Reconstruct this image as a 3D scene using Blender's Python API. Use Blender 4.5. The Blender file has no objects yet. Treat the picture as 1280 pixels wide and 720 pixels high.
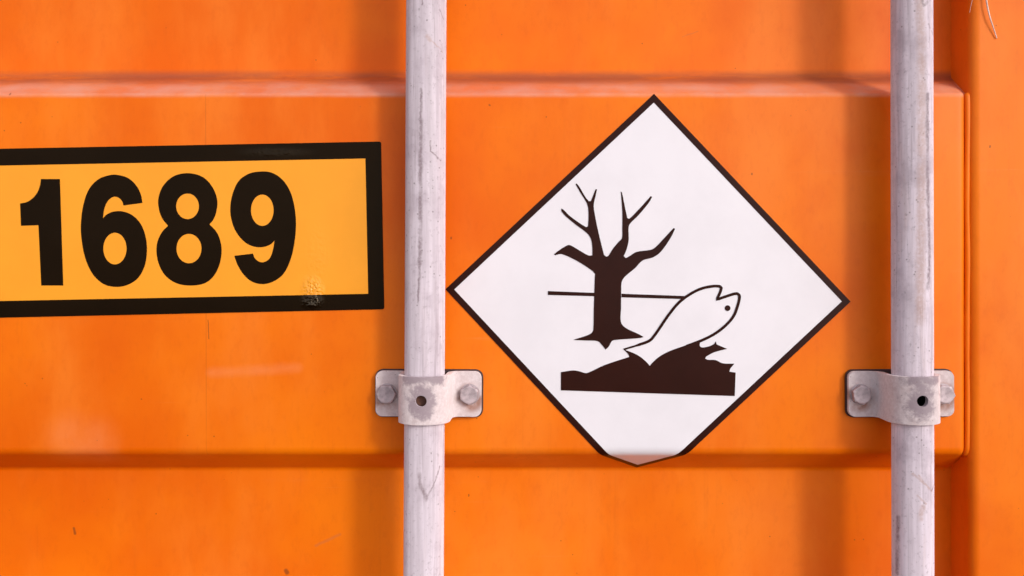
import bpy, bmesh, math, random
from mathutils import Vector
from mathutils.geometry import tessellate_polygon

random.seed(7)
scene = bpy.context.scene
C = scene.collection
R = math.radians

# ------------------------------------------------------------------ camera
S = 0.0007              # metres per photo pixel on the front of the door rib
D = 0.80                # camera distance to that plane
PX, PY = 690.0, 340.0   # foot of the camera axis on the door

cam = bpy.data.cameras.new('camera')
cam.sensor_width = 36.0
cam.lens = 36.0 * D / (1280 * S)
cam.shift_x = (640 - PX) / 1280
cam.shift_y = (PY - 360) / 1280
cam.clip_start = 0.01
cam.clip_end = 200
camo = bpy.data.objects.new('camera', cam)
camo.location = (0, -D, 0)
camo.rotation_euler = (R(90), 0, 0)
C.objects.link(camo)
scene.camera = camo

# ------------------------------------------------------------------ sky, sun, exposure
SUN = Vector((0.80, -1.0, 0.52)).normalized()      # towards the sun
world = bpy.data.worlds.new('World')
scene.world = world
world.use_nodes = True
wn = world.node_tree.nodes
sky = wn.new('ShaderNodeTexSky')
sky.sky_type = 'NISHITA'
sky.sun_disc = False
sky.sun_elevation = math.asin(SUN.z)
sky.sun_rotation = math.atan2(SUN.x, SUN.y)
sky.dust_density = 1.0
sky.air_density = 1.0
sky.ozone_density = 1.0
wn['Background'].inputs['Strength'].default_value = 0.15
hsv = wn.new('ShaderNodeHueSaturation')          # thin white haze over the whole sky
hsv.inputs['Saturation'].default_value = 0.25
world.node_tree.links.new(sky.outputs[0], hsv.inputs['Color'])
tint = wn.new('ShaderNodeMix'); tint.data_type = 'RGBA'; tint.blend_type = 'MULTIPLY'
tint.inputs[0].default_value = 1.0
tint.inputs[7].default_value = (1.04, 0.96, 1.02, 1)   # lilac evening haze
world.node_tree.links.new(hsv.outputs[0], tint.inputs[6])
world.node_tree.links.new(tint.outputs[2], wn['Background'].inputs['Color'])

sun = bpy.data.lights.new('sun', 'SUN')
sun.energy = 0.95
sun.angle = R(7)
sun.color = (1.0, 0.97, 0.86)
suno = bpy.data.objects.new('sun', sun)
suno.rotation_euler = SUN.to_track_quat('Z', 'Y').to_euler()
suno.location = SUN * 5
C.objects.link(suno)

vs = scene.view_settings
vs.view_transform = 'Standard'
vs.look = 'None'
vs.gamma = 1.0
vs.use_curve_mapping = False
vs.exposure = 0.42

# ------------------------------------------------------------------ helpers
def wx(px, y=0.0): return (px - PX) * S * (D + y) / D
def wz(py, y=0.0): return (PY - py) * S * (D + y) / D

def link_mesh(name, verts, faces, mat, parent=None, smooth=True):
    me = bpy.data.meshes.new(name)
    me.from_pydata([tuple(v) for v in verts], [], faces)
    me.validate()
    bm = bmesh.new(); bm.from_mesh(me)
    bmesh.ops.recalc_face_normals(bm, faces=bm.faces)
    bm.to_mesh(me); bm.free()
    if smooth:
        for p in me.polygons: p.use_smooth = True
    me.materials.append(mat)
    o = bpy.data.objects.new(name, me)
    C.objects.link(o)
    o.parent = parent
    return o

def empty(name, loc, label, cat, group=None):
    o = bpy.data.objects.new(name, None)
    o.empty_display_size = 0.02
    o.location = loc
    C.objects.link(o)
    tag(o, label, cat, group)
    return o

def tag(o, label, cat, group=None):
    o['label'] = label; o['category'] = cat
    if group: o['group'] = group
    return o

def auto_smooth(o, ang=35):
    me = o.data
    me.set_sharp_from_angle(angle=R(ang))

def spline(pts, closed=True, corner=48, sub=5):
    """Catmull-Rom through pts, keeping sharp corners where the outline turns hard."""
    n = len(pts); P = [Vector(p) for p in pts]
    sharp = []
    for i in range(n):
        if not closed and i in (0, n - 1): sharp.append(True); continue
        a = P[i] - P[i-1]; b = P[(i+1) % n] - P[i]
        sharp.append(a.length > 0 and b.length > 0 and math.degrees(a.angle(b)) > corner)
    out = []
    m = n if closed else n - 1
    for i in range(m):
        p1, p2 = P[i], P[(i+1) % n]
        p0 = P[i-1] if not sharp[i] else p1 + (p1 - p2) * .3
        p3 = P[(i+2) % n] if not sharp[(i+1) % n] else p2 + (p2 - p1) * .3
        # centripetal-ish tangents, limited by segment length
        L = (p2 - p1).length
        t1 = (p2 - p0); t2 = (p3 - p1)
        t1 = t1 / max(t1.length, 1e-9) * L if not sharp[i] else (p2 - p1)
        t2 = t2 / max(t2.length, 1e-9) * L if not sharp[(i+1) % n] else (p2 - p1)
        for k in range(sub):
            t = k / sub
            h00 = 2*t**3-3*t**2+1; h10 = t**3-2*t**2+t; h01 = -2*t**3+3*t**2; h11 = t**3-t**2
            out.append(p1*h00 + t1*h10 + p2*h01 + t2*h11)
    if not closed: out.append(P[-1])
    return out

def prism(name, loops, y0, y1, mat, parent):
    """flat cut-out sheet: loops[0] outline, others holes, in photo pixels of the door face; front y0, back y1"""
    loops = [[Vector((wx(p[0]), 0, wz(p[1]))) for p in lp] for lp in loops]
    tris = tessellate_polygon([[Vector((v.x, v.z, 0)) for v in lp] for lp in loops])
    flat = [v for lp in loops for v in lp]
    n = len(flat)
    verts = [(v.x, y0, v.z) for v in flat] + [(v.x, y1, v.z) for v in flat]
    faces = []
    for t in tris:
        a, b, c = [flat[i] for i in t]
        cr = (b.x-a.x)*(c.z-a.z) - (b.z-a.z)*(c.x-a.x)
        faces.append(tuple(t) if cr > 0 else tuple(reversed(t)))
    off = 0
    for lp in loops:
        m = len(lp)
        for i in range(m):
            a, b = off + i, off + (i+1) % m
            faces.append((a, b, n + b, n + a))
        off += m
    me = bpy.data.meshes.new(name)
    me.from_pydata(verts, [], faces)
    bm = bmesh.new(); bm.from_mesh(me)
    bmesh.ops.recalc_face_normals(bm, faces=bm.faces)
    bm.to_mesh(me); bm.free()
    me.materials.append(mat)
    o = bpy.data.objects.new(name, me); C.objects.link(o); o.parent = parent
    return o

def ellipse(cx, cy, rx, ry, n=40, rot=0):
    out = []
    for i in range(n):
        a = 2*math.pi*i/n
        x, y = rx*math.cos(a), ry*math.sin(a)
        out.append(Vector((cx + x*math.cos(rot) - y*math.sin(rot), cy + x*math.sin(rot) + y*math.cos(rot))))
    return out

# ------------------------------------------------------------------ node helpers
class NT:
    def __init__(self, name):
        self.mat = bpy.data.materials.new(name)
        self.mat.use_nodes = True
        self.t = self.mat.node_tree
        self.b = self.t.nodes['Principled BSDF']
    def n(self, typ, **kw):
        nd = self.t.nodes.new(typ)
        for k, v in kw.items(): setattr(nd, k, v)
        return nd
    def l(self, a, b): self.t.links.new(a, b)
    def val(self, sock, v):
        if hasattr(v, 'is_linked'): self.l(v, sock)
        else: sock.default_value = v
    def math(self, op, a, b=0.0, c=None, clamp=False):
        nd = self.n('ShaderNodeMath', operation=op); nd.use_clamp = clamp
        self.val(nd.inputs[0], a); self.val(nd.inputs[1], b)
        if c is not None: self.val(nd.inputs[2], c)
        return nd.outputs[0]
    def vmath(self, op, a, b=None, out=0):
        nd = self.n('ShaderNodeVectorMath', operation=op)
        self.val(nd.inputs[0], a)
        if b is not None: self.val(nd.inputs[1], b)
        return nd.outputs[out]
    def scale(self, a, f):
        nd = self.n('ShaderNodeVectorMath', operation='SCALE')
        self.val(nd.inputs[0], a); self.val(nd.inputs['Scale'], f)
        return nd.outputs[0]
    def smooth(self, v, a, b, lo=0.0, hi=1.0):
        nd = self.n('ShaderNodeMapRange'); nd.interpolation_type = 'SMOOTHSTEP'
        self.val(nd.inputs[0], v)
        nd.inputs[1].default_value = a; nd.inputs[2].default_value = b
        nd.inputs[3].default_value = lo; nd.inputs[4].default_value = hi
        return nd.outputs[0]
    def noise(self, vec, scale, detail=4, rough=.55, dist=0.0):
        nd = self.n('ShaderNodeTexNoise')
        self.l(vec, nd.inputs['Vector'])
        nd.inputs['Scale'].default_value = scale; nd.inputs['Detail'].default_value = detail
        nd.inputs['Roughness'].default_value = rough; nd.inputs['Distortion'].default_value = dist
        return nd.outputs[0]
    def voronoi(self, vec, scale):
        nd = self.n('ShaderNodeTexVoronoi')
        self.l(vec, nd.inputs['Vector']); nd.inputs['Scale'].default_value = scale
        return nd.outputs['Distance']
    def mapping(self, vec, scale):
        nd = self.n('ShaderNodeMapping')
        self.l(vec, nd.inputs[0]); nd.inputs['Scale'].default_value = scale
        return nd.outputs[0]
    def mix(self, f, a, b):
        nd = self.n('ShaderNodeMix'); nd.data_type = 'RGBA'
        self.val(nd.inputs[0], f)
        for s, v in ((nd.inputs[6], a), (nd.inputs[7], b)):
            if hasattr(v, 'is_linked'): self.l(v, s)
            else: s.default_value = (*v, 1)
        return nd.outputs[2]
    def bump(self, h, strength, dist, normal=None):
        nd = self.n('ShaderNodeBump')
        nd.inputs['Strength'].default_value = strength; nd.inputs['Distance'].default_value = dist
        self.l(h, nd.inputs['Height'])
        if normal: self.l(normal, nd.inputs['Normal'])
        return nd.outputs[0]
    def coord(self, which='Object'):
        return self.n('ShaderNodeTexCoord').outputs[which]
    def segment(self, p, a, b, w0, w1):
        """1 on the segment a-b, fading from half-width w0 to w1"""
        a, b = Vector(a), Vector(b)
        d = b - a
        pa = self.vmath('SUBTRACT', p, tuple(a))
        t = self.math('DIVIDE', self.vmath('DOT_PRODUCT', pa, tuple(d), out=1), max(d.length_squared, 1e-12), clamp=True)
        nd = self.n('ShaderNodeVectorMath', operation='SCALE')
        nd.inputs[0].default_value = tuple(d); self.l(t, nd.inputs['Scale'])
        dist = self.vmath('DISTANCE', pa, nd.outputs[0], out=1)
        return self.smooth(dist, w0, w1, 1.0, 0.0)
    def union(self, lst):
        m = lst[0]
        for k in lst[1:]: m = self.math('MAXIMUM', m, k)
        return m
    def set(self, **kw):
        for k, v in kw.items():
            s = self.b.inputs[k]
            if hasattr(v, 'is_linked'): self.l(v, s)
            elif k == 'Base Color' or k.endswith('Tint'): s.default_value = (*v, 1)
            else: s.default_value = v
        return self.mat

# ------------------------------------------------------------------ materials
ORANGE = (0.80, 0.165, 0.006)

def orange_paint(name, marks=True, ledge=True):
    m = NT(name)
    p = m.coord('Object')
    sep = m.n('ShaderNodeSeparateXYZ'); m.l(p, sep.inputs[0])
    x, y, z = sep.outputs
    big = m.noise(p, 4.2, 4, .55)
    mid = m.noise(m.mapping(p, (6, 6, 4)), 2.4, 5, .6)
    col = m.mix(m.smooth(big, .35, .68), (0.72, 0.118, 0.0), (0.84, 0.188, 0.001))
    # chalky faded patches and faint vertical run marks
    runs = m.noise(m.mapping(p, (9, 9, 3)), 1.0, 6, .62)
    col = m.mix(m.math('MULTIPLY', m.smooth(runs, .44, .72), .55), col, (0.85, 0.225, 0.022))
    col = m.mix(m.math('MULTIPLY', m.smooth(mid, .50, .76), .30), col, (0.66, 0.095, 0.0))
    # grime washed down in thin runs, scuffs where things have rubbed along the sheet
    wash = m.noise(m.mapping(p, (150, 150, 2.2)), 1.0, 5, .65)
    wash = m.math('MULTIPLY', m.smooth(wash, .56, .76), m.smooth(m.noise(p, 5, 3, .6), .42, .66))
    col = m.mix(m.math('MULTIPLY', wash, .16), col, (0.34, 0.07, 0.012))
    scuff = m.noise(m.mapping(p, (3, 3, 90)), 1.6, 6, .7, .6)
    scuff = m.math('MULTIPLY', m.smooth(scuff, .60, .72), m.smooth(m.noise(p, 8, 3, .6), .52, .68))
    col = m.mix(m.math('MULTIPLY', scuff, .22), col, (0.80, 0.30, 0.11))
    mot = m.noise(m.mapping(p, (1, 1, .5)), 170, 4, .65)
    col = m.mix(m.math('MULTIPLY', m.smooth(mot, .48, .72), .14), col, (0.55, 0.085, 0.004))
    # tiny specks of dirt
    sp = m.voronoi(p, 120)
    gate = m.smooth(m.noise(p, 26, 2), .57, .64)
    speck = m.math('MULTIPLY', m.smooth(sp, .05, .10, 1, 0), gate)
    col = m.mix(m.math('MULTIPLY', speck, .55), col, (0.12, 0.035, 0.012))
    rough = m.math("ADD", .36, m.math("MULTIPLY", mid, .12))
    if ledge:
        # dust lying on the upward ledge of the rib, with a grimy line in the crease behind it
        wob = m.math('MULTIPLY', m.math('SUBTRACT', m.noise(m.mapping(p, (1, 1, .2)), 22, 4, .65), .5), .0018)
        zz = m.math('ADD', z, wob)
        dust = m.math('MULTIPLY', m.smooth(zz, .1515, .1560), m.smooth(zz, .164, .178, 1, 0))
        streaky = m.smooth(m.noise(m.mapping(p, (1, 1, 1)), 30, 5, .65), .25, .7)
        dust = m.math('MULTIPLY', dust, m.math('MULTIPLY_ADD', streaky, .45, .22))
        col = m.mix(dust, col, (0.66, 0.36, 0.28))
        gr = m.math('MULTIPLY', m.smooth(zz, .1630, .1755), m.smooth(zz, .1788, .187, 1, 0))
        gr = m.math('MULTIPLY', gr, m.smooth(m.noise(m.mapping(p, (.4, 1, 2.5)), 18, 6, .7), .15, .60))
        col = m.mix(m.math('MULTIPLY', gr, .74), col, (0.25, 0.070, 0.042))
        rough = m.math('ADD', rough, m.math('MULTIPLY', m.math('MAXIMUM', dust, gr), .35))
    if marks:
        q = m.n('ShaderNodeCombineXYZ'); m.l(x, q.inputs[0]); m.l(z, q.inputs[2])
        jit = m.n('ShaderNodeTexNoise'); m.l(p, jit.inputs['Vector']); jit.inputs['Scale'].default_value = 160
        off = m.scale(m.vmath('SUBTRACT', jit.outputs['Color'], (.5, .5, .5)), .0022)
        flat = m.vmath('MULTIPLY', off, (1, 0, 1))
        qq = m.vmath('ADD', q.outputs[0], flat)
        def P(px, py, d=0.0): return (wx(px, d), 0, wz(py, d))
        rd = .038
        dark = [
            m.segment(qq, P(92, 660, rd), P(94, 667, rd), .0004, .0015),
            m.segment(qq, P(357, 713, rd), P(359, 716, rd), .0008, .0024),
            m.segment(qq, P(1236, 183), P(1236, 184), .0005, .0014),
            m.segment(qq, P(940, 217), P(940, 218), .0003, .0011),
            m.segment(qq, P(12, 117), P(12, 118), .0003, .0012),
            m.segment(qq, P(612, 131), P(612, 131.5), .0003, .0012),
            m.segment(qq, P(564, 297), P(564, 298), .0003, .0011),
            m.segment(qq, P(586, 619, rd), P(586, 620, rd), .0003, .0011),
            m.segment(qq, P(260, 400), P(261, 424), .0001, .0007),
        ]
        col = m.mix(m.math('MULTIPLY', m.union(dark), .6), col, (0.10, 0.03, 0.012))
        hair = [m.segment(q.outputs[0], P(257, 118), P(258, 570), .0000, .0007)]
        hb = m.math('MULTIPLY', hair[0], m.smooth(m.noise(p, 9, 3), .38, .62))
        col = m.mix(m.math('MULTIPLY', hb, .30), col, (0.30, 0.06, 0.01))
        pale = m.union([m.segment(qq, P(88, 545), P(118, 552), .002, .030),  # soft highlights on the lower left panel, painted into the colour
                        m.segment(qq, P(265, 466), P(372, 460), .0000, .0075)])
        pale = m.math('MULTIPLY', pale, m.smooth(m.noise(p, 60, 4, .6), .2, .7, .4, 1))
        col = m.mix(m.math('MULTIPLY', pale, .26), col, (0.84, 0.30, 0.13))
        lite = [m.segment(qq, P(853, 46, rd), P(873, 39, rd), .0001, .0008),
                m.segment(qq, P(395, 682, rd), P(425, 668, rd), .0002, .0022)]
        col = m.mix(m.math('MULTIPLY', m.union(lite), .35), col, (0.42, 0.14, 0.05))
    # sheet-metal waviness + orange peel
    h1 = m.noise(m.mapping(p, (1, 1, 1)), 7, 2, .4)
    nrm = m.bump(h1, .55, .004)
    h2 = m.noise(p, 420, 3, .6)
    nrm = m.bump(h2, .10, .0006, nrm)
    m.set(**{'Base Color': col, 'Roughness': rough, 'Normal': nrm, 'Specular IOR Level': .17})
    return m.mat

def galvanised(name, uv=True, marks=(), dark_marks=(), warm=.12, lift=1.0):
    m = NT(name)
    p = m.coord('UV') if uv else m.coord('Object')
    ob = m.coord('Object')
    stre = m.noise(m.mapping(p, (1, .045, 1) if uv else (1, 1, .5)), 230 if uv else 60, 5, .62)
    blot = m.noise(ob, 38, 5, .65)
    fine = m.noise(ob, 300, 4, .7)
    col = m.mix(m.smooth(stre, .3, .72), tuple(c*lift for c in (0.58, 0.52, 0.56)), tuple(c*lift for c in (0.73, 0.67, 0.72)))
    col = m.mix(m.math('MULTIPLY', m.smooth(blot, .46, .72), .60), col, (0.47, 0.40, 0.45))
    col = m.mix(m.math('MULTIPLY', m.smooth(fine, .54, .70), .45), col, (0.36, 0.30, 0.33))
    wr = m.noise(m.mapping(p, (1, .12, 1) if uv else (1, 1, 1)), 70, 4, .6)
    col = m.mix(m.math('MULTIPLY', m.smooth(wr, .52, .74), warm * 2.4), col, (0.56, 0.37, 0.29))
    if uv:
        ln = m.noise(m.mapping(p, (1, .006, 1)), 900, 3, .6)
        col = m.mix(m.math('MULTIPLY', m.smooth(ln, .60, .72), .42), col, (0.36, 0.30, 0.33))
        col = m.mix(m.math('MULTIPLY', m.smooth(ln, .40, .28), .30), col, (0.80, 0.76, 0.78))
        run = m.noise(m.mapping(p, (1, .03, 1)), 120, 5, .7)
        col = m.mix(m.math('MULTIPLY', m.smooth(run, .56, .66), .55), col, (0.38, 0.31, 0.34))
    sp = m.voronoi(ob, 170)
    speck = m.math('MULTIPLY', m.smooth(sp, .07, .17, 1, 0), m.smooth(m.noise(ob, 45, 2), .46, .56))
    col = m.mix(m.math('MULTIPLY', speck, .6), col, (0.16, 0.12, 0.12))
    if marks or dark_marks:
        jit = m.n('ShaderNodeTexNoise'); m.l(ob, jit.inputs['Vector'])
        jit.inputs['Scale'].default_value = 110; jit.inputs['Detail'].default_value = 4
        jit.inputs['Roughness'].default_value = .7
        off = m.vmath('MULTIPLY', m.vmath('SUBTRACT', jit.outputs['Color'], (.5, .5, .5)), (.0042, .0060, 0))
        q = m.vmath('ADD', p, off)
        gate = m.math('MULTIPLY', m.smooth(m.noise(ob, 60, 3, .6), .28, .55, .25, 1), m.smooth(m.noise(ob, 420, 3, .6), .3, .6, .45, 1))
        for (lst, c, f) in ((marks, (0.48, 0.30, 0.24), .55), (dark_marks, (0.27, 0.20, 0.22), .85)):
            if not lst: continue
            u = m.union([m.segment(q, (a[0], a[1], 0), (b[0], b[1], 0), w*.15, w*1.15) for a, b, w in lst])
            col = m.mix(m.math('MULTIPLY', m.math('MULTIPLY', u, gate), f), col, c)
    nrm = m.bump(fine, .18, .0006)
    nrm = m.bump(stre, .10, .0012, nrm)
    m.set(**{'Base Color': col, 'Metallic': 0.0, 'Diffuse Roughness': 1.0, 'Roughness': m.math('MULTIPLY_ADD', blot, .3, .40), 'Normal': nrm})
    return m.mat

def zinc_strap():
    m = NT('worn_zinc_strap')
    p0 = m.coord('Object')
    sep = m.n('ShaderNodeSeparateXYZ'); m.l(p0, sep.inputs[0])
    x, y, z = sep.outputs
    p = m.vmath('ADD', p0, m.n('ShaderNodeObjectInfo').outputs['Location'])
    blot = m.noise(p, 95, 8, .74, .3)
    fine = m.noise(p, 340, 4, .7)
    col = m.mix(m.smooth(fine, .35, .7), (0.65, 0.57, 0.565), (0.75, 0.68, 0.68))
    gm = m.noise(p, 60, 7, .75)
    col = m.mix(m.math('MULTIPLY', m.smooth(gm, .50, .72), .45), col, (0.46, 0.35, 0.34))
    # lost coating round the front hole and along the upper edge of the loop
    front = m.smooth(y, -.0405, -.0485)
    r = m.math('SQRT', m.math('ADD', m.math('MULTIPLY', x, x), m.math('MULTIPLY', m.math('MULTIPLY', z, z), .45)))
    near = m.smooth(r, .004, .017, 1, 0)
    top = m.smooth(z, .008, .018)
    worn = m.math('MULTIPLY', front, m.math('MAXIMUM', near, m.math('MULTIPLY', top, .85)))
    worn = m.smooth(m.math('MULTIPLY_ADD', blot, 1.1, m.math('MULTIPLY', worn, .34)), .60, .86)
    col = m.mix(m.math('MULTIPLY', worn, .9), col, (0.33, 0.26, 0.29))
    # rusty bloom round the bolts
    ax = m.math('SUBTRACT', m.math('ABSOLUTE', x), .0365)
    zb = m.math('ADD', z, .003)
    rb = m.math('SQRT', m.math('ADD', m.math('MULTIPLY', ax, ax), m.math('MULTIPLY', zb, zb)))
    rust = m.math('MULTIPLY', m.smooth(rb, .0085, .0150, 1, 0), m.smooth(m.noise(p, 60, 4, .6), .30, .62))
    col = m.mix(m.math('MULTIPLY', rust, .85), col, (0.36, 0.16, 0.10))
    sp = m.math('MULTIPLY', m.smooth(m.voronoi(p, 260), .08, .16, 1, 0), m.smooth(m.noise(p, 80, 2), .54, .6))
    col = m.mix(m.math('MULTIPLY', sp, .6), col, (0.22, 0.15, 0.14))
    nrm = m.bump(blot, .25, .0012)
    nrm = m.bump(fine, .15, .0005, nrm)
    m.set(**{'Base Color': col, 'Metallic': 0.0, 'Diffuse Roughness': 1.0, 'Roughness': .5, 'Normal': nrm})
    return m.mat

def vinyl(name, base, rough=.32, spec=.5, var=.05, blister=None):
    m = NT(name)
    p = m.coord('Object')
    n1 = m.noise(p, 16, 4, .6)
    col = m.mix(m.smooth(n1, .35, .7), base, tuple(c * (1 - var) for c in base))
    nrm = m.bump(m.noise(p, 12, 2, .5), .35, .002)
    nrm = m.bump(m.noise(p, 520, 2, .5), .06, .0004, nrm)
    if blister:
        # wrinkled, badly stuck patch of the film
        sep = m.n('ShaderNodeSeparateXYZ'); m.l(p, sep.inputs[0])
        hs = []
        for (bx, by, rx, rz, amp) in blister:
            dx = m.math('DIVIDE', m.math('SUBTRACT', sep.outputs[0], wx(bx)), rx)
            dz = m.math('DIVIDE', m.math('SUBTRACT', sep.outputs[2], wz(by)), rz)
            rr = m.math('SQRT', m.math('ADD', m.math('MULTIPLY', dx, dx), m.math('MULTIPLY', dz, dz)))
            hs.append(m.smooth(rr, .2, 1.0, amp, 0))
        mask = m.union(hs)
        h = m.math('MULTIPLY', m.noise(p, 330, 1, .5, .2), mask)
        nrm = m.bump(h, 1.0, .0040, nrm)
        spec = m.math('ADD', spec, m.math('MULTIPLY', mask, 1.0))
        m.b.inputs['Specular Tint'].default_value = (1.0, .88, .62, 1)
        rough = m.math('SUBTRACT', rough, m.math('MULTIPLY', m.math('MINIMUM', mask, 1.0), rough*.70))
    m.set(**{'Base Color': col, 'Roughness': rough, 'Specular IOR Level': spec, 'Normal': nrm})
    return m.mat

def plain(name, base, rough, metallic=0.0, nscale=90, var=.25, bump=.12):
    m = NT(name)
    p = m.coord('Object')
    n1 = m.noise(p, nscale, 5, .65)
    col = m.mix(m.smooth(n1, .3, .7), base, tuple(c * (1 - var) for c in base))
    m.set(**{'Base Color': col, 'Roughness': rough, 'Metallic': metallic, 'Normal': m.bump(n1, bump, .001)})
    return m.mat

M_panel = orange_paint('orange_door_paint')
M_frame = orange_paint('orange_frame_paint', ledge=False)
M_bead = orange_paint('orange_bead_paint', marks=False, ledge=False)
M_strap = zinc_strap()
M_pad = plain('dark_rubber_pad', (0.050, 0.026, 0.027), .7)
M_bolt = plain('grey_zinc_bolt', (0.53, 0.45, 0.47), .42, .1, 130, .45, .2)
M_rust = plain('rusty_steel', (0.16, 0.065, 0.040), .75, 0, 200, .4, .3)
M_inner = plain('dark_shade_inside', (0.018, 0.010, 0.008), .8)  # near-black bar lining: shade inside the drilled hole put into the colour
M_white = vinyl('white_placard_film', (0.76, 0.745, 0.775), .24, .35, .05)
M_ink = vinyl('dark_brown_ink', (0.026, 0.0055, 0.0028), .24, .09, .2)
M_signblack = vinyl('black_border_film', (0.0085, 0.0038, 0.0012), .20, .08, .2,
                    blister=[(390, 376, 18*S, 14*S, .5), (345, 190, 60*S, 9*S, .12)])
M_signyellow = vinyl('amber_reflective_film', (0.88, 0.34, 0.018), .26, .4, .06,
                     blister=[(391, 364, 18*S, 26*S, .5), (397, 320, 22*S, 60*S, .06)])
M_strand = plain('pale_plastic_fibre', (0.80, 0.62, 0.54), .45)

# ------------------------------------------------------------------ container door
door = empty('container_door', (0, 0.04, -0.6),
             'orange painted corrugated steel shipping container door with one broad raised rib', 'door')
door_inv = Vector((0, -0.04, 0.6))     # children are built in world coordinates

def fillet(poly, radii, segs=7):
    out = []
    for i, p in enumerate(poly):
        if i in (0, len(poly)-1) or radii[i] == 0: out.append(Vector(p)); continue
        p = Vector(p); a = (Vector(poly[i-1]) - p).normalized(); b = (Vector(poly[i+1]) - p).normalized()
        th = a.angle(b); d = radii[i] / math.tan(th/2)
        p0 = p + a*d; p1 = p + b*d
        bis = (a + b).normalized(); c = p + bis * (radii[i] / math.sin(th/2))
        v0 = p0 - c; v1 = p1 - c; tot = v0.angle(v1)
        for k in range(segs+1):
            t = k/segs
            out.append(c + (v0*math.sin((1-t)*tot) + v1*math.sin(t*tot)) / math.sin(tot))
    return out

DEP = 0.038
ZT, ZT2 = 0.1560, 0.1786       # rib: upper front edge, foot of the upper ledge
ZB, ZB2 = -0.1585, -0.1795     # rib: lower front edge, foot of the lower slope
prof_pts = [(0.62, 0), (0.335, 0), (0.311, DEP), (ZT2, DEP), (ZT, 0), (ZB, 0), (ZB2, DEP), (-0.318, DEP), (-0.343, 0), (-0.62, 0)]
prof = fillet(prof_pts, [0, .008, .007, .006, .0045, .009, .006, .007, .008, 0])
arc = [0.0]
for i in range(1, len(prof)): arc.append(arc[-1] + (prof[i]-prof[i-1]).length)

def prof_at(s):
    for i in range(1, len(prof)):
        if s <= arc[i] or i == len(prof)-1:
            t = (s-arc[i-1])/max(arc[i]-arc[i-1], 1e-9)
            p = prof[i-1].lerp(prof[i], t)
            tan = (prof[i]-prof[i-1]).normalized()        # (dz,dy)
            nz, ny = -tan.y, tan.x                         # rotate
            if ny > 0: nz, ny = -nz, -ny                   # towards the viewer (-y)
            return p, Vector((nz, ny))
s_mid = None
for i in range(1, len(prof)):
    if prof[i-1].x > 0 >= prof[i].x:
        s_mid = arc[i-1] + prof[i-1].x; break

XF = wx(1212)                  # left wall of the frame post
XL = wx(-520)
rE = 0.0060
cols = [XL + (XF - .012 - XL)*i/8 for i in range(9)]
xs_end = XF - .0030
cols += [xs_end - rE + rE*math.sin(R(a)) for a in (0, 12, 24, 36, 48, 60, 72, 82)] + [xs_end + .0006, XF + .004]
verts, faces = [], []
for xi, xcol in enumerate(cols):
    for (z, y) in prof:
        dx = xcol - (xs_end - rE)
        drop = 0
        if dx > 0:
            drop = rE - math.sqrt(max(rE*rE - min(dx, rE)**2, 0))
            drop *= (1 - y/DEP)
        verts.append((xcol, y + drop, z))
n = len(prof)
for i in range(len(cols)-1):
    for j in range(n-1):
        faces.append((i*n+j, i*n+j+1, (i+1)*n+j+1, (i+1)*n+j))
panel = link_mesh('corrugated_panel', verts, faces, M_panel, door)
panel.location = door_inv

# frame post: hollow section with rounded corners
yf = -0.0025
fp = fillet([(XF, .060), (XF, yf), (wx(1480), yf), (wx(1480), .060)], [0, .0085, .0085, 0], 10)
verts = []; zs = [-.62 + 1.24*k/8 for k in range(9)]
for z in zs:
    for (x, y) in fp: verts.append((x, y, z))
n = len(fp); faces = []
for k in range(len(zs)-1):
    for j in range(n-1):
        faces.append((k*n+j, k*n+j+1, (k+1)*n+j+1, (k+1)*n+j))
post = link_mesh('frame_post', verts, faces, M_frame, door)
post.location = door_inv

# weld bead down the joint, following the corrugation
def tube(path, radii, seg=8):
    verts, faces = [], []
    for i, p in enumerate(path):
        a = path[max(i-1, 0)]; b = path[min(i+1, len(path)-1)]
        t = (b-a).normalized()
        ref = Vector((0, 1, 0)) if abs(t.y) < .9 else Vector((1, 0, 0))
        u = t.cross(ref).normalized(); w = t.cross(u)
        for k in range(seg):
            an = 2*math.pi*k/seg
            verts.append(p + (u*math.cos(an) + w*math.sin(an))*radii[i])
    for i in range(len(path)-1):
        for k in range(seg):
            faces.append((i*seg+k, i*seg+(k+1) % seg, (i+1)*seg+(k+1) % seg, (i+1)*seg+k))
    faces.append(tuple(range(seg))[::-1]); faces.append(tuple(range((len(path)-1)*seg, len(path)*seg)))
    return verts, faces

path, rad = [], []
s = s_mid - ZT - .0005; rng = random.Random(3)
ph = 0
while s < s_mid - ZB + .0045:
    p, nn = prof_at(s)
    ph += rng.uniform(.7, 1.3)
    rr = .0027 + .00016*math.sin(ph*.21) + .00012*math.sin(ph*.083+1)
    sink = .0042 * (1 - p.y/DEP)
    path.append(Vector((XF - .0002 + .0003*math.sin(ph*.11), p.y + nn.y*.0002 + sink, p.x + nn.x*.0002)))
    rad.append(rr)
    s += .0022
v, f = tube(path, rad, 9)
bead = link_mesh('weld_bead', v, f, M_bead, door)
bead.location = door_inv

# ------------------------------------------------------------------ number placard
sign = empty('number_placard', (wx(200), 0, wz(392)),
             'amber rectangular film placard with black border and the number 1689', 'sign')
off = -Vector(sign.location)
def signpart(name, loops, y0, y1, mat):
    o = prism(name, loops, y0, y1, mat, sign); o.location = off; return o

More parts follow.
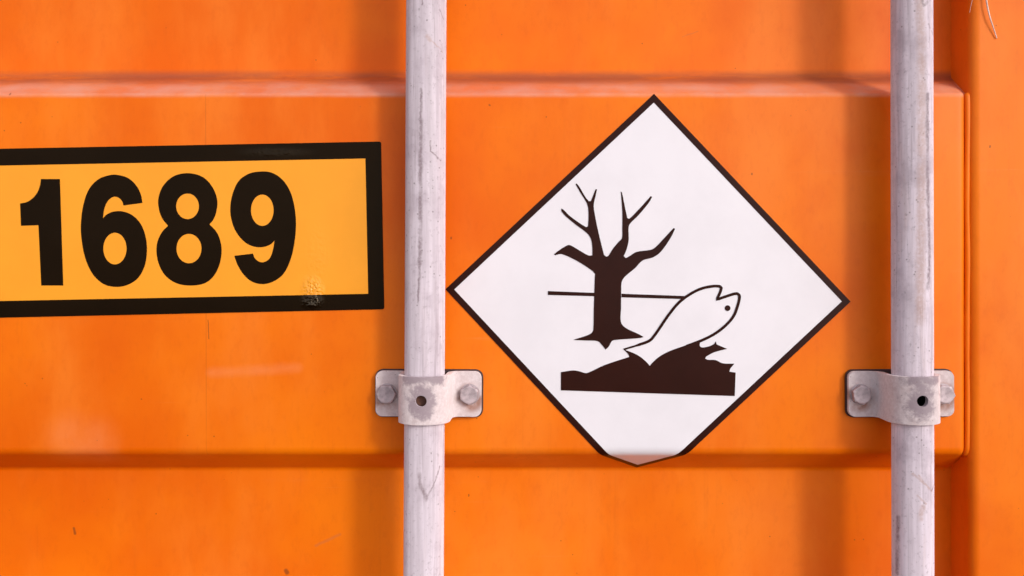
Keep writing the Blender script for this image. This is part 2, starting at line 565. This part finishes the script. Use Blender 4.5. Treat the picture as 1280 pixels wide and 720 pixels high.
def sheet_quad(l, rt, rb, lb, rad=2.0):
    return [Vector(p) for p in fillet([( (l[0]+rt[0])/2, (l[1]+rt[1])/2), rt, rb, lb, l, ((l[0]+rt[0])/2-.01, (l[1]+rt[1])/2)],
                                      [0, rad, rad, rad, rad, 0], 4)]
xl0, xl1 = -84.0, -64.0
outer = sheet_quad((xl0, 187.6), (476.5, 177), (480.5, 386.5), (xl0+4, 398.8), 2.5)
inner = sheet_quad((xl1, 208.3), (457, 198.2), (460.5, 367.2), (xl1+4, 377.4), .6)
signpart('film', [inner], -.0005, .0002, M_signyellow)
signpart('border', [outer, inner], -.0007, .0002, M_signblack)

def z1(p): return Vector((p[0]/2.88, 160 + p[1]/2.88))
def z2(p): return Vector((240 + p[0]/2.88, 160 + p[1]/2.88))
d1 = [z1(p) for p in [(217,184),(149,184),(146,205),(136,232),(118,254),(97,267),(74,272),(77,352),(140,350),(150,567),(229,567)]]
signpart('digit', [spline(d1)], -.0007, -.0004, M_signblack)
d6 = [z1(p) for p in [(514,270),(446,279),(440,262),(426,250),(410,248),(390,262),(377,290),(372,325),(386,311),(410,301),(440,300),(476,313),(508,346),(526,395),(530,445),(522,496),(498,540),(460,565),(418,572),(375,562),(336,527),(309,470),(295,400),(293,340),(302,275),(322,220),(355,185),(395,170),(425,169),(465,182),(495,212),(509,243)]]
signpart('digit', [spline(d6), ellipse(144.1, 310.7, 14.6, 19.8)], -.0007, -.0004, M_signblack)
d8 = [z1(p) for p in [(683,163),(630,172),(591,205),(572,250),(573,290),(585,325),(606,352),(585,374),(568,410),(565,450),(575,495),(600,535),(640,560),(688,567),(735,560),(766,538),(788,500),(798,455),(796,415),(781,375),(755,347),(769,330),(780,300),(783,260),(767,215),(733,178)]]
signpart('digit', [spline(d8, corner=60), ellipse(234.8, 257.9, 14.3, 16.0), ellipse(236.6, 310.7, 15.7, 18.4)], -.0007, -.0004, M_signblack)
d9 = [z2(p) for p in [(153,460),(220,452),(228,470),(245,482),(262,482),(280,470),(292,440),(298,405),(285,418),(260,428),(230,428),(194,413),(161,376),(143,330),(139,285),(148,235),(170,190),(205,165),(245,157),(285,160),(322,182),(351,222),(368,275),(375,340),(370,410),(355,475),(330,525),(295,552),(255,562),(215,552),(185,525),(165,492)]]
signpart('digit', [spline(d9), ellipse(328.2, 262.8, 14.2, 19.6)], -.0007, -.0004, M_signblack)

# ------------------------------------------------------------------ hazard placard (wraps over the lower edge of the rib)
haz = empty('hazard_placard', (wx(805), 0, wz(575)),
            'white diamond film placard with black border, dead tree and dead fish symbol', 'sign')
hoff = -Vector(haz.location)
TOP, LEF, RIG, BOT = Vector((817.5, 117.5)), Vector((557, 361.5)), Vector((1063, 377)), Vector((800.5, 622))
BW = 7.7
def shrink(q, d):
    out = []
    for i in range(4):
        a, b, c = q[i-1], q[i], q[(i+1) % 4]
        e1 = (b-a).normalized(); e2 = (c-b).normalized()
        n1 = Vector((-e1.y, e1.x)); n2 = Vector((-e2.y, e2.x))
        cen = sum(q, Vector((0, 0)))/4
        if n1.dot(cen-b) < 0: n1 = -n1
        if n2.dot(cen-b) < 0: n2 = -n2
        bis = (n1+n2); out.append(b + bis * (d / (1 + n1.dot(n2))))
    return out
Q = [TOP, RIG, BOT, LEF]
Qi = shrink(Q, BW)
def span(q, py):
    xs = []
    for i in range(4):
        a, b = q[i], q[(i+1) % 4]
        if (a.y - py)*(b.y - py) <= 0 and abs(a.y-b.y) > 1e-6:
            xs.append(a.x + (b.x-a.x)*(py-a.y)/(b.y-a.y))
    return (min(xs), max(xs)) if len(xs) >= 2 else None

def surf(px, py, lift):
    s = s_mid + (py - PY) * S
    p, nn = prof_at(s)
    return Vector((wx(px), p.y + nn.y*lift, p.x + nn.x*lift))

def rows(y0, y1, extra=()):
    ys = set([y0, y1] + [e for e in extra if y0 < e < y1])
    y = y0
    while y < y1:
        ys.add(y); y += 2.0 if y > 540 else 12.0
    return sorted(ys)

# white sheet
def strip(name, ys, lf, rf, lift, mat, ncol=1):
    verts, faces = [], []
    for y in ys:
        a, b = lf(y), rf(y)
        for c in range(ncol+1): verts.append(surf(a + (b-a)*c/ncol, y, lift))
    w = ncol+1
    for i in range(len(ys)-1):
        for c in range(ncol): faces.append((i*w+c, i*w+c+1, (i+1)*w+c+1, (i+1)*w+c))
    return verts, faces
eps = .01
ys = rows(Qi[0].y+eps, Qi[2].y-eps, (Qi[1].y, Qi[3].y))
v, f = strip('sheet', ys, lambda y: span(Qi, y)[0], lambda y: span(Qi, y)[1], .0005, M_white, 4)
o = link_mesh('sheet', v, f, M_white, haz); o.location = hoff
# border: left half and right half joined in one mesh
ys = rows(Q[0].y+eps, Q[2].y-eps, (Q[1].y, Q[3].y, Qi[0].y, Qi[2].y, Qi[1].y, Qi[3].y))
def mid(y): return TOP.x + (BOT.x-TOP.x)*(y-TOP.y)/(BOT.y-TOP.y)
def inl(y):
    if Qi[0].y <= y <= Qi[2].y: return span(Qi, y)[0]
    return mid(y)
def inr(y):
    if Qi[0].y <= y <= Qi[2].y: return span(Qi, y)[1]
    return mid(y)
v1, f1 = strip('b', ys, lambda y: span(Q, y)[0], inl, .0007, M_ink)
v2, f2 = strip('b', ys, inr, lambda y: span(Q, y)[1], .0007, M_ink)
o = link_mesh('border', v1+v2, f1+[tuple(i+len(v1) for i in t) for t in f2], M_ink, haz); o.location = hoff

def hazpart(name, loops):
    o = prism(name, loops, -.0009, -.0004, M_ink, haz); o.location = hoff; return o
def a7(p): return Vector((680 + p[0]/4.5, 220 + p[1]/4.5))
def a8(p): return Vector((680 + p[0]/4.5, 350 + p[1]/4.5))
tree = [a7(p) for p in [(57,440),(76,424),(133,389),(152,391),(215,428),(252,447),(272,446),(271,395),(263,352),(240,320),(180,275),(120,225),(97,197),(98,183),(110,190),(142,222),(200,265),(237,288),(247,284),(250,240),(248,182),(238,148),(205,95),(178,47),(183,42),(197,58),(235,122),(252,142),(264,141),(275,112),(290,75),(298,75),(291,110),(280,160),(283,200),(300,290),(320,375),(338,445),(350,453),(362,449),(388,408),(420,370),(438,350),(440,300),(440,200),(432,88),(438,93),(455,175),(468,236),(478,241),(490,232),(545,175),(600,113),(608,118),(590,150),(530,222),(481,272),(475,300),(476,360),(465,410),(449,450),(460,462),(482,450),(520,427),(600,415),(627,400),(680,345),(728,293),(737,297),(712,348),(655,428),(612,458),(555,475),(510,520),(455,566),(437,595)]]
tree += [a8(p) for p in [(434,60),(433,160),(432,235),(458,268),(530,303),(560,320),(540,326),(400,337),(380,345),(366,371),(347,391),(330,370),(302,344),(240,340),(165,337),(180,331),(240,312),(268,297),(277,278),(280,160),(285,0)]]
tree += [a7(p) for p in [(287,550),(270,532),(190,480),(120,446),(92,439),(62,446)]]
hazpart('tree_symbol', [spline(tree, corner=40, sub=4)])
hazpart('water_line', [[a8(p) for p in [(22,62),(283,72),(283,91),(22,84)]]])
hazpart('water_line', [[a8(p) for p in [(436,77),(800,90),(784,107),(436,97)]]])
rock = [a8(p) for p in [(95,518),(130,512),(168,508),(202,514),(235,523),(262,515),(340,478),(480,432),(472,415),(447,390),(482,402),(530,424),(570,455),(595,482),(612,462),(645,433),(700,402),(800,366),(868,340),(876,352),(875,365),(879,376),(892,379),(920,375),(955,360),(965,345),(971,362),(1030,387),(960,405),(912,430),(906,441),(920,448),(965,450),(1005,468),(1070,470),(1046,500),(1042,515),(1077,520),(1072,652),(95,620)]]
hazpart('ground_symbol', [spline(rock, corner=40, sub=4)])
# fish outline: a closed band of even width
cen = [(448,390),(560,355),(597,338),(622,310),(650,270),(705,190),(760,125),(820,80),(880,50),(940,36),(985,35),(997,44),(991,66),(971,110),(1030,90),(1080,76),(1096,84),(1098,104),(1086,152),(1064,205),(1020,256),(955,305),(880,342),(800,372)]
cs = spline([a8(p) for p in cen], closed=False, corner=60, sub=5)
L, Rr = [], []
for i, p in enumerate(cs):
    a = cs[max(i-1, 0)]; b = cs[min(i+1, len(cs)-1)]
    t = (b-a).normalized(); nn = Vector((-t.y, t.x))
    w = 1.75 if 3 < i else 1.2
    L.append(p + nn*w); Rr.append(p - nn*w)
bmv = [(wx(p.x), -.0010, wz(p.y)) for p in L] + [(wx(p.x), -.0010, wz(p.y)) for p in Rr]
k = len(L)
bf = [(i, i+1, k+i+1, k+i) for i in range(k-1)]
o = link_mesh('fish_outline', bmv, bf, M_ink, haz, smooth=False); o.location = hoff
hazpart('fish_eye', [ellipse(680+1032/4.5, 350+158/4.5, 3.6, 3.6, 20)])

# ------------------------------------------------------------------ locking bars
BY = -0.0315; BR = 0.0168; BAX = (D + BY)/D
def bar_uv(pc, px, py):
    rp = BR / (S*BAX)
    t = max(-.97, min(.97, (px-pc)/(rp*1.04)))
    return (BR*math.asin(t), wz(py, BY - .015))

def make_bar(px_top, px_bot, mat, label, hole_z=None):
    x0 = wx(px_top, BY); x1 = wx(px_bot, BY)
    z0, z1 = wz(0, BY), wz(720, BY)
    def xc(z): return x0 + (x1-x0)*(z-z0)/(z1-z0)
    H = .62; seg = 64; nz = 40
    bm = bmesh.new(); uvl = bm.loops.layers.uv.new('UVMap')
    def wall(rad):
        rg = []
        for i in range(nz+1):
            z = -H + 2*H*i/nz
            rg.append([bm.verts.new((xc(z) + rad*math.sin(2*math.pi*(k/seg-.5)), -rad*math.cos(2*math.pi*(k/seg-.5)), z)) for k in range(seg)])
        return rg
    outer_w, inner_w = wall(BR), wall(BR - .003)
    for rings, mi in ((outer_w, 0), (inner_w, 1)):
        for i in range(nz):
            for k in range(seg):
                f = bm.faces.new((rings[i][k], rings[i][(k+1) % seg], rings[i+1][(k+1) % seg], rings[i+1][k]))
                f.smooth = True; f.material_index = mi
                us = [(k/seg-.5), ((k+1)/seg-.5), ((k+1)/seg-.5), (k/seg-.5)]
                zs_ = [rings[i][0].co.z, rings[i][0].co.z, rings[i+1][0].co.z, rings[i+1][0].co.z]
                for lp, u, zz in zip(f.loops, us, zs_): lp[uvl].uv = (u*2*math.pi*BR, zz)
    for i in (0, nz):
        for k in range(seg):
            bm.faces.new((outer_w[i][k], outer_w[i][(k+1) % seg], inner_w[i][(k+1) % seg], inner_w[i][k]))
    bmesh.ops.recalc_face_normals(bm, faces=bm.faces)
    me = bpy.data.meshes.new('locking_bar'); bm.to_mesh(me); bm.free()
    me.materials.append(mat); me.materials.append(M_inner)
    o = bpy.data.objects.new('locking_bar', me); C.objects.link(o)
    o.location = (0, BY, 0)
    if hole_z is not None:
        cutter(o, (xc(hole_z), -BR, hole_z), .0058, .012)
    tag(o, label, 'locking bar', 'galvanised locking bars on the door')
    return o, xc

def cutter(o, at, rad, depth):
    """drill a round hole along y through mesh object o (local coordinates)"""
    bm = bmesh.new()
    bmesh.ops.create_cone(bm, cap_ends=True, segments=32, radius1=rad, radius2=rad, depth=depth)
    bmesh.ops.rotate(bm, verts=bm.verts, cent=(0, 0, 0), matrix=__import__('mathutils').Matrix.Rotation(R(90), 3, 'X'))
    bmesh.ops.translate(bm, verts=bm.verts, vec=at)
    me = bpy.data.meshes.new('drill'); bm.to_mesh(me); bm.free()
    c = bpy.data.objects.new('drill', me); C.objects.link(c); c.location = o.location
    bpy.context.view_layer.update()
    mod = o.modifiers.new('hole', 'BOOLEAN'); mod.operation = 'DIFFERENCE'; mod.object = c; mod.solver = 'EXACT'
    bpy.context.view_layer.update()
    dg = bpy.context.evaluated_depsgraph_get()
    new = bpy.data.meshes.new_from_object(o.evaluated_get(dg))
    o.modifiers.remove(mod)
    o.data = new
    bpy.data.objects.remove(c)

def seglist(pc, lines, w):
    out = []
    for ln in lines:
        for a, b in zip(ln[:-1], ln[1:]):
            out.append((bar_uv(pc, *a), bar_uv(pc, *b), w))
    return out
c1, c2 = 531.3, 1140.2
bar1_dark = (seglist(c1, [[(529, 112), (528.5, 150)], [(528, 330), (526, 378)]], .0013)
             + seglist(c1, [[(528.5, 150), (528, 330)]], .0023)
             + seglist(c1, [[(529, 592), (530, 608), (538, 622)]], .0024)
             + seglist(c1, [[(538, 622), (548, 602), (553, 586)]], .0009)
             + seglist(c1, [[(541, 176), (541, 190), (553, 200)], [(551, 10), (555, 20)], [(530, 0), (530, 6)]], .0009))
bar1_rust = seglist(c1, [[(537, 46), (540, 50)]], .0024) + seglist(c1, [[(540, 50), (554, 63)]], .0008)
bar2_dark = (seglist(c2, [[(1151, 118), (1151, 240), (1154, 320), (1151, 360)]], .0024)
             + seglist(c2, [[(1153, 31), (1155, 34)], [(1159, 38), (1161, 40)]], .0016)
             + seglist(c2, [[(1143, 0), (1146, 8), (1151, 2)]], .0016)
             + seglist(c2, [[(1156, 614), (1161, 608), (1166, 592)]], .0010)
             + seglist(c2, [[(1117, 650), (1116, 720)]], .0030))
bar2_rust = (seglist(c2, [[(1130, 592), (1157, 615)], [(1136, 619), (1148, 630)], [(1138, 595), (1152, 612)]], .0011)
             + seglist(c2, [[(1143, 634), (1140, 648)]], .0034)
             + seglist(c2, [[(1140, -20), (1143, 60), (1142, 240), (1140, 400)]], .0055))
BZ = wz(492.5, -.008)       # brackets' height
M_bar1 = galvanised('galvanised_bar_a', marks=bar1_rust, dark_marks=bar1_dark, warm=.04)
M_bar2 = galvanised('galvanised_bar_b', marks=bar2_rust, dark_marks=bar2_dark, warm=.12, lift=1.12)
bar1, xc1 = make_bar(533.0, 529.6, M_bar1, 'galvanised steel locking bar between the number placard and the white diamond', hole_z=BZ)
bar2, xc2 = make_bar(1139.6, 1141.0, M_bar2, 'galvanised steel locking bar beside the door frame with long brown streak', hole_z=BZ)

# ------------------------------------------------------------------ brackets
T = .0042
def strap_mesh():
    rc = BR + .0006 + T/2; h0 = .0030 + T/2; rf = .0085; ends = .0458
    hc = -BY
    cl = []     # (x, h, nx, nh)
    N = 14
    for i in range(8): cl.append((-ends + (ends - rc - rf)*i/8, h0, 0, 1))
    for i in range(N+1):
        a = R(90)*i/N
        cl.append((-rc - rf + rf*math.sin(a), h0 + rf - rf*math.cos(a), -math.sin(a), math.cos(a)))
    for i in range(1, 4): cl.append((-rc, h0 + rf + (hc - h0 - rf)*i/4, -1, 0))
    for i in range(37):
        a = R(180) - R(180)*i/36
        cl.append((rc*math.cos(a), hc + rc*math.sin(a), math.cos(a), math.sin(a)))
    cl += [(-x, h, -nx, nh) for (x, h, nx, nh) in reversed(cl[:8+N+1+3])]
    # rounded ear corners
    Hh = .0197; rcn = .0058
    extra = []
    pts = []
    for k in range(7):
        d = rcn*(1-math.cos(R(90)*k/6)); pts.append(d)
    full = []
    for (x, h, nx, nh) in cl:
        if abs(abs(x)-ends) < 1e-9 or (ends - abs(x)) < rcn and h == h0: continue
        full.append((x, h, nx, nh))
    lft = [(-ends + d, h0, 0, 1) for d in pts]; rgt = [(ends - d, h0, 0, 1) for d in reversed(pts)]
    full = lft + full + rgt
    verts, faces = [], []
    nz = 8
    for (x, h, nx, nh) in full:
        d = ends - abs(x)
        zh = Hh
        if h == h0 and d < rcn: zh = Hh - rcn + math.sqrt(max(rcn**2 - (rcn-d)**2, 0))
        for sgn in (1, -1):
            for k in range(nz+1):
                z = -zh + 2*zh*k/nz
                verts.append((x + nx*T/2*sgn, -(h + nh*T/2*sgn), z))
    w = 2*(nz+1); m = len(full)
    for i in range(m-1):
        for k in range(nz):
            a, b = i*w+k, (i+1)*w+k
            faces.append((a, a+1, b+1, b))
            a += nz+1; b += nz+1
            faces.append((a, b, b+1, a+1))
        for k in (0, nz):
            a, b = i*w+k, (i+1)*w+k
            q = (a, b, b+nz+1, a+nz+1)
            faces.append(q if k == 0 else q[::-1])
    for i in (0, m-1):
        for k in range(nz):
            a = i*w+k
            q = (a, a+nz+1, a+nz+2, a+1)
            faces.append(q if i == 0 else q[::-1])
    return verts, faces

def rounded_plate(hw, hh, r, y0, y1):
    loop = []
    for (sx, sz, a0) in ((1, 1, 0), (-1, 1, 90), (-1, -1, 180), (1, -1, 270)):
        for k in range(6):
            a = R(a0 + 90*k/5)
            loop.append((sx*(hw-r) + r*math.cos(a), sz*(hh-r) + r*math.sin(a)))
    n = len(loop)
    verts = [(x, y0, z) for x, z in loop] + [(x, y1, z) for x, z in loop]
    faces = [tuple(range(n)), tuple(range(n, 2*n))[::-1]] + [(i, (i+1) % n, n+(i+1) % n, n+i) for i in range(n)]
    return verts, faces

def hex_bolt():
    """hexagon head with chamfered crown and a pressed flange"""
    verts, faces = [], []
    levels = []
    AF = .0152; rc = AF/math.sqrt(3)
    seg = 36
    def hexr(a):
        a = (a % R(60)) - R(30)
        return AF/2/math.cos(a)
    spec = [('c', .0089, 0), ('c', .0089, .0010), ('h', .985, .0011), ('h', 1.0, .0014), ('h', 1.0, .0058), ('h', .965, .0063), ('m', .0074, .0066), ('c', .0069, .0067), ('c', .0060, .0067), ('c', .0030, .0064)]
    for kind, r, h in spec:
        ring = []
        for k in range(seg):
            a = 2*math.pi*k/seg
            rr = r if kind == 'c' else (hexr(a)*r if kind == 'h' else min(hexr(a), r))
            ring.append(len(verts)); verts.append((rr*math.cos(a), -h, rr*math.sin(a)))
        levels.append(ring)
    for a, b in zip(levels[:-1], levels[1:]):
        for k in range(seg): faces.append((a[k], a[(k+1) % seg], b[(k+1) % seg], b[k]))
    faces.append(tuple(levels[-1])); faces.append(tuple(levels[0])[::-1])
    return verts, faces

proto = None
def bracket(xc, label, rots, tilt, pin):
    global proto
    e = empty('bar_bracket', (xc(BZ), 0, BZ), label, 'bracket', 'brackets holding the locking bars')
    e.rotation_euler = (0, tilt, 0)
    if proto is None:
        v, f = strap_mesh()
        st = link_mesh('strap', v, f, M_strap, None, smooth=True)
        cutter(st, (0, BY - .0210, 0), .0046, .016)
        st.data.name = 'strap'
        bv = st.modifiers.new('edge', 'BEVEL'); bv.width = .0008; bv.segments = 2; bv.limit_method = 'ANGLE'; bv.angle_limit = R(50)
        auto_smooth(st, 50)
        v, f = rounded_plate(.0470, .0209, .0066, -.0031, .0004)
        pad = link_mesh('backing_pad', v, f, M_pad, None, smooth=False)
        bv = pad.modifiers.new('edge', 'BEVEL'); bv.width = .0006; bv.segments = 2; bv.limit_method = 'ANGLE'
        v, f = hex_bolt()
        bo = link_mesh('bolt', v, f, M_bolt, None); auto_smooth(bo, 22)
        proto = (st, pad, bo)
        bo2 = bo.copy(); C.objects.link(bo2)
        parts = (st, pad, bo, bo2)
    else:
        st, pad, bo = [q.copy() for q in proto]; bo2 = proto[2].copy()
        parts = (st, pad, bo, bo2)
        for q in parts: C.objects.link(q)
    for q in parts: q.parent = e
    if pin:
        v, f = rounded_plate(.0050, .0050, .0049, BY - .0135, BY)
        pn = link_mesh('pin', v, f, M_rust, e, smooth=False)
        pn['label'] = 'rusty brown pin end sunk in the strap hole'
    yb = -(.0030 + T) + .0002
    bo.location = (-.0358, yb, 0); bo2.location = (.0358, yb, 0)
    bo.rotation_euler = (0, R(rots[0]), 0); bo2.rotation_euler = (0, R(rots[1]), 0)
    return e
bracket(xc1, 'worn pale zinc strap bracket with two hex bolts, between the number placard and the diamond', (0, 30), R(.3), True)
bracket(xc2, 'worn pale zinc strap bracket with two hex bolts, beside the door frame', (22, 8), R(-.3), False)

# ------------------------------------------------------------------ stray plastic fibre hanging on the frame post
def fibre(pts, r, label):
    path = spline([Vector((wx(a), 0, wz(b))) for a, b, c in pts], closed=False, corner=80, sub=8) if False else None
    P3 = [Vector((wx(a, c), c, wz(b, c))) for a, b, c in pts]
    path = []
    for i in range(len(P3)-1):
        p0 = P3[max(i-1, 0)]; p1 = P3[i]; p2 = P3[i+1]; p3 = P3[min(i+2, len(P3)-1)]
        for k in range(6):
            t = k/6
            path.append(.5*((2*p1) + (p2-p0)*t + (2*p0-5*p1+4*p2-p3)*t*t + (3*p1-p0-3*p2+p3)*t**3))
    path.append(P3[-1])
    v, f = tube(path, [r*(1-.5*i/len(path)) for i in range(len(path))], 8)
    o = link_mesh('plastic_fibre', v, f, M_strand)
    return tag(o, label, 'fibre', 'stray fibres caught on the door frame')
fibre([(1229, -60, -.004), (1231, -30, -.005), (1233, 0, -.006), (1237, 20, -.006), (1241.5, 34, -.005), (1246, 48, -.0036)], .0009,
      'thick pale plastic fibre hanging on the orange frame post')
fibre([(1222, -40, -.005), (1218, -12, -.008), (1213.5, 8, -.007), (1212, 16, -.006)], .00026,
      'hair-thin pale fibre at the rounded edge of the frame post')
